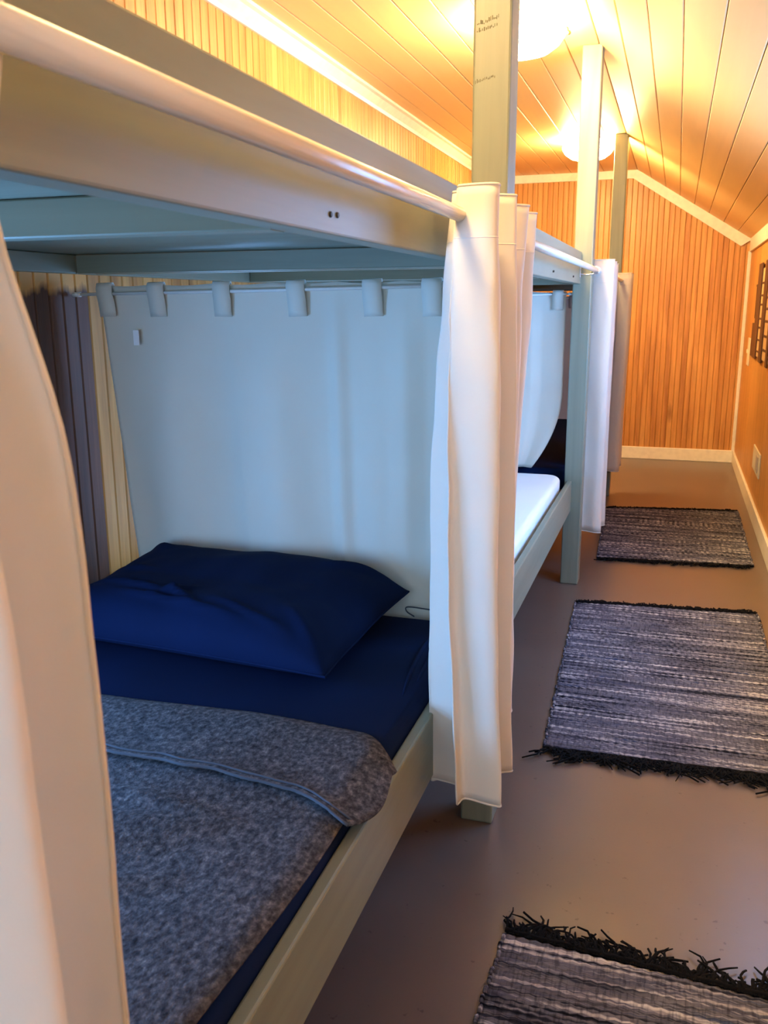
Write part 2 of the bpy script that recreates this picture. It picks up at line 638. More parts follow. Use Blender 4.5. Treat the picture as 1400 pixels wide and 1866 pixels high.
pm = plank_me('ceiling_plank', pw, LEN)
pm.materials.append(M['ceiling'])
for i in range(NP):
    obj('plank', pm, None, ceil, (XL + pw * (i + .5), YM, ZC))
sl = math.hypot(XR - XB, ZC - ZR)
ang = math.atan2(ZC - ZR, XR - XB)
NS = 8
sw = sl / NS
pm2 = plank_me('ceiling_slope_plank', sw, LEN)
pm2.materials.append(M['ceiling'])
for i in range(NS):
    f = (i + .5) / NS
    obj('plank', pm2, None, ceil, (XB + (XR - XB) * f, YM, ZC + (ZR - ZC) * f), (0, ang, 0))

# trims
def trim_prism(name, prof, y0, y1):
    return tag(obj(name, prism_me(name, prof, y0, y1), M['trim']), kind='structure')


trim_prism('trim_1', [(XL, ZC), (XL, ZC - .060), (XL + .010, ZC - .060), (XL + .014, ZC - .045), (XL + .040, ZC - .016), (XL + .055, ZC - .012), (XL + .055, ZC)], YN, YE)
trim_prism('trim_2', [(XR, ZR), (XR, ZR - .085), (XR - .016, ZR - .085), (XR - .016, ZR + .010)], YN, YE)
# along the end wall under the ceiling
box('trim_3', (XL, YE - .016, ZC - .062), (XB + .015, YE, ZC), M['trim'], None, 0.003)
tag(bpy.data.objects['trim_3'], kind='structure')
dn = Vector((math.cos(ang), 0, -math.sin(ang)))
up = Vector((math.sin(ang), 0, math.cos(ang)))
c0 = Vector((XB, 0, ZC))
V = []
for y in (YE - .0165, YE):
    for p in (c0 - dn * .004, c0 + dn * (sl - .006), c0 + dn * (sl - .045) - up * .078, c0 - dn * .004 - up * .066):
        V.append((p.x, y, p.z))
t4 = obj('trim_4', pyd('trim_4', V, [(0, 1, 2, 3), (7, 6, 5, 4), (0, 4, 5, 1), (1, 5, 6, 2), (2, 6, 7, 3), (3, 7, 4, 0)]), M['trim'])
tag(t4, kind='structure')
for nm, lo, hi in (('trim_5', (XR - .024, YE - .024, 0.09), (XR, YE, ZR - .08)), ('trim_6', (XL, YE - .024, 0.09), (XL + .024, YE, ZC - .06)),
                   ('baseboard_end', (XL, YE - .016, 0), (XR, YE, .098)), ('baseboard_right', (XR - .016, YN, 0), (XR, YE - .016, .098)),
                   ('baseboard_left', (XL, YN, 0), (XL + .016, YE - .016, .098))):
    tag(box(nm, lo, hi, M['trim'], None, 0.003), kind='structure')

# ------------------------------------------------------------------ bunks
PX0, PX1 = -0.425, -0.347      # post across
BX0, BX1 = -0.428, -0.392      # upper beam and lower rail across
POST = [-0.085, 1.888, 3.852, 5.810]   # near faces of the posts
PD = 0.085
LB = ['nearest sage green bunk with navy bedding, between the frontmost curtains',
      'middle sage green bunk with the bare white mattress, behind the tall central curtain',
      'farthest sage green bunk, beyond the post with the second curtain bunch']


def post(y, parent):
    o = box('post', (PX0, y, 0), (PX1, y + PD, ZC), M['sage_z'], parent, 0.005, 2)
    return o


for k in range(3):
    y0, y1 = POST[k] + PD, POST[k + 1]
    b = empty('bunk_bed', (-0.95, (y0 + y1) / 2, 0))
    tag(b, LB[k], 'bunk bed', 'bunks along the left wall')
    if k == 0:
        post(POST[0], b)
    post(POST[k + 1], b)
    if k == 0:
        # faded grade stamps on the lumber of the first post
        pst = bpy.data.objects['post.001']
        rnd = random.Random(3)
        for (zc, x0_, x1_, n_) in ((1.820, -.416, -.400, 5), (1.770, -.418, -.372, 14), (1.757, -.418, -.375, 12), (1.665, -.420, -.378, 13)):
            for q in range(n_):
                xx = x0_ + (x1_ - x0_) * q / n_ + rnd.uniform(0, .001)
                hh = rnd.uniform(.002, .008)
                zz = zc + (xx + .42) * .22 + rnd.uniform(-.002, .002)
                box('stamp_mark', (xx, POST[1] - .0004, zz), (xx + rnd.uniform(.0012, .0026), POST[1] + .0004, zz + hh), M['ink'], pst, 0)
    up_b = box('upper_side_rail', (BX0, y0, 1.311), (BX1, y1, 1.440), M['sage'], b, 0.003, 2)
    lo_r = box('lower_side_rail', (-0.414, y0, 0.338), (BX1, y1, 0.474), M['sage'], b, 0.004, 2)
    box('wall_ledger', (XL + .002, y0 - PD / 2, 1.311), (XL + .04, y1 + PD / 2, 1.356), M['sage'], b, 0.002)
    box('wall_ledger', (XL + .002, y0 - PD / 2, 0.340), (XL + .04, y1 + PD / 2, 0.384), M['sage'], b, 0.002)
    for z, yy in ((1.311, (y0 + .03, y0 + .92, y1 + .042)), (0.340, (y0 + .03, y0 + .92, y1 - .06))):
        for j, y in enumerate(yy):
            xe = BX0 - .001
            box('cross_board', (XL + .041, y, z), (xe, y + .038, z + .045), M['sage_x'], b, 0.002)
    box('upper_bed_board', (XL + .004, y0 - PD / 2 + .001, 1.357), (BX0 - .001, y1 + PD / 2 - .001, 1.372), M['sage_x'], b, 0.001)
    box('lower_bed_board', (XL + .004, y0 + .004, 0.386), (BX0 - .001, y1 - .004, 0.402), M['ply'], b, 0.001)
    # screws in pairs where the cross boards meet the rails
    sc = lathe_me('screw', [(0.0, 0.002), (0.003, 0.002), (0.0036, 0.0), (0.0036, -0.004)], 8)
    sc.materials.append(M['screw'])
    for yy in (y0 + .05, y1 - .886, y1 - .30):
        for dy in (0, .022):
            obj('screw', sc, None, up_b, (BX1 + .0003, yy + dy, 1.333 + dy * .05), (0, math.radians(90), 0))

# ------------------------------------------------------------------ curtain rods along the front
RX, RZ = -0.3305, 1.366
rod_lab = ['white wooden curtain rod along the nearest upper rail, lit from above',
           'white wooden curtain rod of the middle bunk ending in a collar',
           'white curtain rod of the farthest bunk, between the two far curtains']
rod_rng = [(0.02, 1.925), (1.935, 3.880), (3.890, 6.02)]
brk = [0.25, 1.87, 3.835]
for k in range(3):
    a, c = rod_rng[k]
    r = empty('curtain_rod', (RX, (a + c) / 2, RZ))
    tag(r, rod_lab[k], 'curtain rod', 'rods along the bunk fronts')
    obj('pole', tube_me('pole', [(0, (a - c) / 2, 0), (0, 0, 0), (0, (c - a) / 2, 0)], 0.0110, 20), M['rod'], r, (RX, (a + c) / 2, RZ), None, True)
    for yc in (c - .004, c - .032):
        obj('collar', lathe_me('collar', [(0.0108, -.006), (0.0150, -.006), (0.0160, 0), (0.0150, .006), (0.0108, .006)], 20), M['rod'], r, (RX, yc, RZ), (math.radians(90), 0, 0), True)
    for yb in (a + .12, c - .07):
        bk = box('bracket', (BX1, yb - .012, RZ - .03), (BX1 + .003, yb + .012, RZ + .02), M['bracket'], r, 0.001)
        arm = [(BX1 + .002, yb, RZ - .016), (-0.36, yb, RZ - .019), (RX - .006, yb, RZ - .0160), (RX + .010, yb, RZ - .013), (RX + .0165, yb, RZ - .002)]
        obj('bracket_arm', tube_me('bracket_arm', [Vector(p) - Vector((RX, yb, RZ)) for p in arm], 0.003, 8), M['bracket'], bk, (RX, yb, RZ), None, True)


# ------------------------------------------------------------------ curtains
def curtain(name, label, top, bot, z0, z1, nu, nv, wob=0.006, hem=None, seed=0.0, zvar=0.0, group='white curtains drawn back on the front rods', mids=None, warp=None):
    """cloth hanging from plan curve `top` at z0 to plan curve `bot` at z1"""
    A, B = crom(top, nu), crom(bot, nu)
    C = crom(mids, nu) if mids else None
    base = Vector((sum(p[0] for p in B) / nu, sum(p[1] for p in B) / nu, z1))
    e = empty(name, base)
    tag(e, label, 'curtain', group)
    V, F = [], []
    for j in range(nv):
        v = j / (nv - 1)
        s = v * v * (3 - 2 * v) if not C else v
        for i in range(nu):
            u = i / (nu - 1)
            if C:
                p = A[i] * (1 - v) * (1 - 2 * v) + C[i] * 4 * v * (1 - v) + B[i] * v * (2 * v - 1)
            else:
                p = A[i].lerp(B[i], s)
            q = Vector((u * 5 + seed, v * 3.2 + seed * 2, seed))
            k = wob * min(1, v * 6)
            dx = noise.noise(q) * k + noise.noise(q * 3.1) * k * .35 + noise.noise(Vector((u * 16 + v * 9, v * 14 - u * 20, seed))) * k * .32 * max(0, 1 - v * 2)
            dy = noise.noise(q + Vector((9, 4, 2))) * k + noise.noise(Vector((u * 18 + v * 8, v * 16 - u * 12, seed + 3))) * k * .5 * max(0, 1 - v * 1.8)
            if warp:
                dx += warp(v)
            zz = z0 + (z1 + zvar * math.sin(u * 7 + seed) - z0) * v
            V.append((p[0] + dx - base.x, p[1] + dy - base.y, zz - base.z))
    for j in range(nv - 1):
        for i in range(nu - 1):
            F.append((j * nu + i, j * nu + i + 1, (j + 1) * nu + i + 1, (j + 1) * nu + i))
    me = pyd('cloth', V, F)
    o = obj('cloth', me, M['curtain'], e, base, None, True)
    solid(o, 0.0016)
    # stitched hems: header seam, bottom hem and the leading edge
    def seam(nm, idx, r=0.0014):
        pts = [Vector(V[i]) for i in idx]
        obj(nm, tube_me(nm, pts, r, 6), M['curtain'], e, base, None, True)
    jh = max(2, int(nv * 0.075))
    seam('header_seam', [jh * nu + i for i in range(nu)])
    seam('top_edge', [i for i in range(nu)], 0.0022)
    seam('bottom_hem', [(nv - 1) * nu + i for i in range(nu)], 0.0022)
    seam('side_hem', [j * nu for j in range(nv)], 0.0022)
    return e


# tall curtain in the middle of the photo, bunched at the first visible post
T2 = [(-.338, 1.415), (-.328, 1.392), (-.286, 1.385), (-.271, 1.40), (-.288, 1.44), (-.352, 1.465), (-.360, 1.485), (-.340, 1.505), (-.284, 1.535), (-.274, 1.56), (-.338, 1.63), (-.338, 1.65), (-.284, 1.70),
      (-.280, 1.73), (-.333, 1.78), (-.333, 1.80), (-.288, 1.85), (-.286, 1.87), (-.318, 1.91)]
M2 = [(-.346, 1.395), (-.334, 1.405), (-.276, 1.395), (-.260, 1.405), (-.285, 1.44), (-.380, 1.475), (-.394, 1.485), (-.360, 1.51), (-.276, 1.545), (-.266, 1.565), (-.340, 1.62), (-.338, 1.64), (-.292, 1.68),
      (-.290, 1.70), (-.335, 1.74), (-.333, 1.76), (-.298, 1.79), (-.296, 1.81), (-.32, 1.84)]
B2 = [(-.322, 1.400), (-.312, 1.42), (-.262, 1.412), (-.247, 1.42), (-.275, 1.46), (-.376, 1.495), (-.391, 1.50), (-.360, 1.53), (-.272, 1.58), (-.260, 1.60), (-.340, 1.64), (-.338, 1.66), (-.292, 1.70),
      (-.290, 1.72), (-.335, 1.75), (-.333, 1.77), (-.300, 1.79), (-.298, 1.81), (-.32, 1.83)]
curtain('front_curtain', 'tall white curtain bunched in pleats on the rod before the nearest post', T2, B2, 1.408, 0.335, 170, 70, 0.008, seed=1.3, zvar=.014, mids=M2)

# curtain at the left edge of the photo, close to the camera
T1 = [(-.318, .410), (-.345, .392), (-.376, .352), (-.350, .325), (-.292, .300), (-.288, .280), (-.350, .240), (-.370, .215), (-.300, .175), (-.300, .15), (-.36, .11), (-.35, .085)]
M1 = [(-.316, .410), (-.345, .398), (-.376, .362), (-.340, .335), (-.276, .310), (-.280, .290), (-.350, .248), (-.372, .215), (-.300, .17), (-.295, .145), (-.36, .10), (-.35, .07)]
B1 = [(-.314, .410), (-.345, .402), (-.380, .372), (-.335, .350), (-.268, .315), (-.274, .295), (-.350, .252), (-.375, .215), (-.300, .165), (-.29, .14), (-.36, .09), (-.35, .06)]


def pinch(v):
    return -0.036 * math.exp(-((v - .11) / .085) ** 2) - 0.010 * math.exp(-(v / .05) ** 2)


curtain('front_curtain', 'white curtain close to the camera, cut by the left edge of the photo', T1, B1, 1.408, 0.30, 110, 60, 0.005, seed=4.1, mids=M1, warp=pinch)

# curtain just past the second post
T3 = [(-.385, 3.99), (-.36, 3.965), (-.285, 3.955), (-.27, 3.985), (-.345, 4.07), (-.35, 4.10), (-.28, 4.17), (-.28, 4.2), (-.36, 4.28), (-.35, 4.32), (-.28, 4.40), (-.30, 4.45)]
B3 = [(-.385, 4.02), (-.36, 4.06), (-.30, 4.05), (-.278, 4.08), (-.37, 4.16), (-.37, 4.19), (-.278, 4.23), (-.285, 4.26), (-.39, 4.34), (-.37, 4.37), (-.29, 4.42), (-.30, 4.45)]
curtain('front_curtain', 'white curtain gathered just past the second post, above the farthest rug', T3, B3, 1.412, 0.195, 90, 40, 0.006, seed=7.7, zvar=.006)
T4 = [(-.36, 5.62), (-.34, 5.60), (-.285, 5.60), (-.275, 5.64), (-.33, 5.72), (-.33, 5.75), (-.275, 5.80), (-.285, 5.86), (-.335, 5.93), (-.30, 5.98)]
B4 = [(-.38, 5.66), (-.36, 5.64), (-.31, 5.64), (-.29, 5.68), (-.36, 5.74), (-.35, 5.78), (-.29, 5.83), (-.30, 5.88), (-.35, 5.93), (-.32, 5.97)]
curtain('front_curtain', 'tan looking curtain farthest away, against the orange end wall', T4, B4, 1.408, 0.20, 80, 36, 0.005, seed=2.2, zvar=.004)


# divider curtains hung on thin rods between the bunks
def divider(y, label, x0, x1, tabs, seed, rlabel, zb, kick):
    zt = 1.283
    nu, nv = 110, 50
    e = empty('divider_curtain', ((x0 + x1) / 2, y, zb))
    tag(e, label, 'curtain', 'divider curtains across the bunk ends')
    V, F = [], []
    for j in range(nv):
        v = j / (nv - 1)
        for i in range(nu):
            u = i / (nu - 1)
            xx = x0 + (x1 - x0) * u + (kick[0] * (1 - u) * v ** 1.4 if u < 1 else 0) - kick[1] * u ** 5 * max(0, v - .55) ** 2
            if v > .86:
                xx -= kick[2] * (1 - u) ** 6 * (v - .86) / .14
            fold = 0.009 * math.sin(u * 21 + seed + v) + 0.010 * math.sin(u * 9.3 + seed * 2) + 0.020 * noise.noise(Vector((u * 5 + seed, v * 1.2, seed)))
            fold += 0.004 * noise.noise(Vector((u * 14, v * 5, seed)))
            crease = (0.030 * max(0, 1 - abs(u - .665) / .030) + 0.018 * max(0, 1 - abs(u - .385) / .045) * min(1, v * 1.6) + 0.02 * max(0, 1 - abs(u - .84) / .05)) * min(1, v * 5)
            sag = -0.004 * abs(math.sin(u * len(tabs) * math.pi)) if v < .03 else 0
            yy = y + .0060 + .005 * min(1, v * 6) + fold * min(1, .04 + v * 2.2) - crease * 0.5
            V.append((xx - e.location.x, yy - y, zt + sag + (zb - zt) * v - zb))
    for j in range(nv - 1):
        for i in range(nu - 1):
            F.append((j * nu + i, j * nu + i + 1, (j + 1) * nu + i + 1, (j + 1) * nu + i))
    c = obj('cloth', pyd('cloth', V, F), M['divider'], e, e.location, None, True)
    solid(c, 0.0016)
    for tx in tabs:
        # a tab: strip over the rod, stitched down in front of the cloth
        tw = 0.046
        pts = [(.0045, 1.281), (.001, 1.2875), (-.004, 1.286), (-.0085, 1.276), (-.0085, 1.260), (-.004, 1.244), (-.001, 1.220), (.001, 1.205)]
        VV = []
        for (dy, z) in pts:
            for q in (-.5, 0, .5):
                VV.append((q * tw + random.uniform(-.0008, .0008), dy - .001 * (q == 0), z - 1.25))
        FF = []
        for j in range(len(pts) - 1):
            for q in range(2):
                FF.append((j * 3 + q, j * 3 + q + 1, j * 3 + q + 4, j * 3 + q + 3))
        t = obj('tab', pyd('tab', VV, FF), M['divider'], e, (tx, y, 1.25), (0, random.uniform(-.03, .03), 0), True)
        solid(t, 0.0018)
    r = empty('tension_rod', ((x0 + x1) / 2, y - .003, 1.268))
    tag(r, rlabel, 'curtain rod', 'thin rods of the divider curtains')
    xa = XL + .028
    xb = PX0 - .002
    obj('rod', tube_me('rod', [(xa - r.location.x, 0, -.008), ((xa + xb) / 2 - r.location.x, 0, -.003), (xb - r.location.x, 0, .004)], 0.0042, 10), M['white_metal'], r, r.location, None, True)
    obj('end_cap', tube_me('end_cap', [(-.012, 0, 0), (.010, 0, 0)], 0.0062, 10), M['white_metal'], r, (xa, y - .003, 1.260), None, True)
    obj('end_cap', tube_me('end_cap', [(-.010, 0, 0), (.010, 0, 0)], 0.0062, 10), M['white_metal'], r, (xb - .01, y - .003, 1.272), None, True)
    return e


d1 = divider(1.945, 'off-white tab-top divider curtain behind the navy pillow', -1.392, -0.434, [-1.368, -1.222, -1.042, -.848, -.660, -.520, -.462][:6], 0.4,
             'thin white rod holding the divider curtain behind the navy pillow', 0.420, (0.055, 0.0, 0.07))
tag_o = box('care_tag', (-1.294, 1.939, 1.135), (-1.278, 1.9405, 1.172), M['label'], d1, 0.0)
tag_o['label'] = 'small white care tag'
divider(3.905, 'pale tab-top divider curtain at the head of the bare white mattress', -1.36, -0.455, [-1.33, -1.15, -.97, -.79, -.655, -.490], 2.1,
        'thin white rod of the divider curtain over the bare white mattress', 0.512, (0.04, .62, 0.05))
divider(5.862, 'divider curtain at the far end of the farthest bunk, mostly hidden', -1.40, -0.440, [-1.36, -1.18, -1.0, -.82, -.64, -.47], 5.0,
        'thin white rod of the divider curtain in the farthest bunk', 0.43, (0.02, 0, 0.02))


# ------------------------------------------------------------------ mattresses, bedding
def rounded_slab(name, x0, x1, y0, y1, z0, z1, rc, re, crown=0.0, wr=0.0, seed=0):
    """mattress: rounded plan corners and rounded edges"""
    bm = bmesh.new()
    ring = []
    for cx, cy, a0 in ((x1 - rc, y1 - rc, 0), (x0 + rc, y1 - rc, 90), (x0 + rc, y0 + rc, 180), (x1 - rc, y0 + rc, 270)):
        for k in range(9):
            a = math.radians(a0 + k * 90 / 8)
            ring.append((cx, cy, math.cos(a), math.sin(a)))
    levels = []
    for k in range(6):
        a = math.radians(k * 90 / 5)
        levels.append((rc - re + re * math.sin(a), z0 + re - re * math.cos(a)))
    for k in range(6):
        a = math.radians(k * 90 / 5)
        levels.append((rc - re + re * math.cos(a), z1 - re + re * math.sin(a)))
    rows = [[bm.verts.new((cx + c * r, cy + s * r, z)) for cx, cy, c, s in ring] for r, z in levels]
    n = len(ring)
    for a, c in zip(rows[:-1], rows[1:]):
        for i in range(n):
            bm.faces.new((a[i], a[(i + 1) % n], c[(i + 1) % n], c[i]))
    bm.faces.new(rows[0][::-1])
    bm.faces.new(rows[-1])
    ox, oy = (x0 + x1) / 2, (y0 + y1) / 2
    for v in bm.verts:
        v.co.x -= ox; v.co.y -= oy; v.co.z -= z0
    me = bpy.data.meshes.new(name)
    bm.to_mesh(me); bm.free()
    return me, (ox, oy, z0)


MX0, MX1 = XL + .03, -0.416
me, loc = rounded_slab('mattress', MX0, MX1, 0.03, 1.925, 0.403, 0.500, 0.05, 0.022)
mt = obj('mattress', me, M['navy'], None, loc, None, True)
tag(mt, 'mattress in a navy fitted sheet, under the pillow and grey blanket', 'mattress')
# elastic hem and loose corner cord of the sheet
obj('loose_cord', tube_me('loose_cord', crom([(-.02, .0, -.004), (-.040, .008, .003), (-.046, .018, .010), (-.030, .014, .014), (0, .006, .016), (.03, .012, .012)], 24), 0.0017, 6), M['hem'], mt, (-.535, 1.925, .503), None, True)
for k, pts in enumerate(([(-.440, 1.88, .497), (-.452, 1.74, .5005), (-.446, 1.60, .4985), (-.437, 1.50, .492)],
                         [(-.470, 1.90, .499), (-.480, 1.76, .5012), (-.468, 1.60, .5008), (-.445, 1.44, .496)])):
    obj('sheet_fold', tube_me('sheet_fold', crom(pts, 24), 0.004, 8, True, [0.0015 + 0.0035 * math.sin(math.pi * i / 23) for i in range(24)]), M['navy'], mt, (0, 0, 0), None, True)

me, loc = rounded_slab('mattress', MX0, MX1 - .016, 1.985, 3.815, 0.403, 0.508, 0.07, 0.022)
m2 = obj('mattress', me, M['mattress'], None, loc, None, True)
tag(m2, 'bare white mattress with rounded corners on the middle lower bunk', 'mattress')
me, loc = rounded_slab('mattress', MX0, MX1 - .016, 3.96, 5.78, 0.403, 0.505, 0.06, 0.022)
m3 = obj('mattress', me, M['navy'], None, loc, None, True)
tag(m3, 'dark mattress on the farthest lower bunk, glimpsed beside the second post', 'mattress')


# pillow
def pillow():
    nu, nv = 80, 56
    Wd, Dp = 0.375, 0.232
    cx, cy, cz = -0.955, 1.715, 0.503
    V, F = [], []
    tilt = math.radians(10)
    for side in (1, -1):
        for j in range(nv):
            t = -1 + 2 * j / (nv - 1)
            for i in range(nu):
                s = -1 + 2 * i / (nu - 1)
                # pinched corners, slightly hollow sides
                px = s * Wd * (1 - 0.05 * (1 - t * t) * s * s)
                py = t * Dp * (1 - 0.05 * (1 - s * s) * t * t)
                hgt = max(0, (1 - s ** 4)) ** .55 * max(0, (1 - t ** 4)) ** .55
                top = 0.098 * hgt
                bot = 0.030 * hgt
                if side > 0:
                    z = top
                    q = Vector((s * 2.0, t * 1.5, 3.3))
                    z += hgt * (0.011 * noise.noise(q) + 0.003 * noise.noise(q * 2.7))
                    # creases at the front and soft pulls from the corners
                    rg = 0
                    for (a, bb, c, d, wd_, am) in ((-.5, -.62, .45, -.80, .035, .007), (-.85, -.35, .0, -.60, .03, .006), (-.25, -.40, .10, -.72, .03, .007), (.0, -.35, -.25, -.70, .025, .006),
                                                   (.15, -.55, .75, -.83, .03, .005), (-.9, .1, -.4, -.1, .04, .004), (.95, .95, .55, .5, .06, .008), (-.95, .95, -.6, .5, .06, .008), (.95, -.9, .6, -.4, .05, .006)):
                        L2 = (c - a) ** 2 + (d - bb) ** 2
                        k = max(0, min(1, ((s - a) * (c - a) + (t - bb) * (d - bb)) / L2))
                        dd = math.hypot(s - a - k * (c - a), t - bb - k * (d - bb))
                        rg += 1.7 * am * math.exp(-(dd / wd_) ** 2) * math.sin(math.pi * min(1, max(.05, k)))
                    z += rg * (1 if hgt > .2 else hgt * 5)
                else:
                    z = -bot
                z += 0.030
                # raise the back edge against the divider
                z += max(0, (t + .15)) * 0.034 * (1 - .25 * s * s)
                V.append((px, py, max(0.001, z)))
    n = nu * nv
    for j in range(nv - 1):
        for i in range(nu - 1):
            a = j * nu + i
            F.append((a, a + 1, a + nu + 1, a + nu))
            F.append((n + a, n + a + nu, n + a + nu + 1, n + a + 1))
    me = pyd('pillow', V, F)
    bm = bmesh.new(); bm.from_mesh(me)
    bmesh.ops.remove_doubles(bm, verts=bm.verts[:], dist=0.0015)
    bmesh.ops.recalc_face_normals(bm, faces=bm.faces[:])
    bm.to_mesh(me); bm.free()
    o = obj('pillow', me, M['navy'], None, (cx, cy, cz), (0, 0, math.radians(-4)), True)
    # piped seam round the edge
    P = []
    for k in range(120):
        a = 2 * math.pi * k / 120
        c, s_ = math.cos(a), math.sin(a)
        r = 1 / max(abs(c), abs(s_))
        s, t = c * r, s_ * r
        s, t = max(-.995, min(.995, s)), max(-.995, min(.995, t))
        P.append((s * Wd * (1 - 0.05 * (1 - t * t)), t * Dp * (1 - 0.05 * (1 - s * s)), .030 + max(0, t + .15) * .034 * (1 - .25 * s * s)))
    P.append(P[0])
    sm = bpy.data.objects.new('seam', tube_me('seam', P, 0.0028, 6, False))
    sm.data.materials.append(M['navy'])
    COL.objects.link(sm)
    sm.parent = o
    tag(o, 'plump navy pillow leaning on the divider curtain', 'pillow')


pillow()


# felt blanket: main sheet and turned-down fold
def blanket():
    e = empty('blanket', (-0.92, 0.70, 0.50))
    tag(e, 'grey felt blanket with a turned-down top edge on the navy bed', 'blanket')

    def edge_drop(x, k):
        # sinks between mattress and rail at the right edge
        d = max(0, x + 0.436)
        return -d * k

    def hz(x, y, s):
        q = Vector((x * 3.2, y * 4.2, s))
        return 0.006 * noise.noise(q) + 0.003 * noise.noise(q * 2.6) + 0.007

    def wr(x, y):
        r = 0
        for (a, b_, c, d, wd_, am) in ((-.85, 1.02, -.52, .99, .016, .007), (-.86, .93, -.55, .97, .018, .007), (-.90, .86, -.60, .93, .018, .006), (-.75, .80, -.55, .86, .02, .006), (-.95, 1.0, -.7, .90, .02, .006)):
            L2 = (c - a) ** 2 + (d - b_) ** 2
            k = max(0, min(1, ((x - a) * (c - a) + (y - b_) * (d - b_)) / L2))
            dd = math.hypot(x - a - k * (c - a), y - b_ - k * (d - b_))
            r += 1.3 * am * math.exp(-(dd / wd_) ** 2) * math.sin(math.pi * min(1, max(.04, k)))
        return r

    def seam_y(x):
        # where the turned-down hem lies
        return 1.078 + 0.020 * math.sin((x + 1.2) * 4.0) - max(0, x + .50) * .35 + 0.006 * noise.noise(Vector((x * 18, 0, 0)))

    def top_y(x):
        return 1.315 + 0.008 * math.sin(x * 7) - max(0, x + .47) ** 1.5 * 3.2

    def sheet(name, ylo, yhi, x0, x1, nu, nv, lift, s, wrk):
        V, F = [], []
        for j in range(nv):
            v = j / (nv - 1)
            for i in range(nu):
                u = i / (nu - 1)
                x = x0 + ((x1(v) if callable(x1) else x1) - x0) * u
                a, c = ylo(x), yhi(x)
                y = a + (c - a) * v
                z = 0.5045 + hz(x, y, s) * .9 + lift + edge_drop(x, .30) + (wr(x, y) if wrk else 0)
                if not wrk:
                    z += 0.006 * math.exp(-((y - a) / .018) ** 2) - 0.010 * max(0, 1 - (c - y) / .05) ** 2
                V.append((x + .92, y - .70, z - .50))
        for j in range(nv - 1):
            for i in range(nu - 1):
                k = j * nu + i
                F.append((k, k + 1, k + nu + 1, k + nu))
        o = obj(name, pyd(name, V, F), M['felt'], e, e.location, None, True)
        solid(o, 0.005)
        return V, nu

    sheet('main_layer', lambda x: 0.10, lambda x: min(1.18, top_y(x) - .06), MX0 + .02, lambda v: -0.430 - .010 * math.sin(v * 6) + .012 * v, 100, 90, 0.0, 1.0, True)
    V, nu = sheet('turned_down_layer', seam_y, top_y, MX0 + .02, lambda v: -0.398 + .026 * math.sin(min(1, v * 1.15) * 2.6), 110, 30, 0.0075, 1.0, False)
    pts = [Vector(V[i]) + Vector((0, 0, .001)) for i in range(nu)]
    obj('hem', tube_me('hem', pts, 0.0022, 6), M['hem'], e, e.location, None, True)
    pts2 = [p + Vector((0, .012 + .004 * noise.noise(Vector((p.x * 20, 1, 1))), .0015)) for p in pts]
    obj('hem', tube_me('hem', pts2, 0.0016, 6), M['hem'], e, e.location, None, True)


blanket()


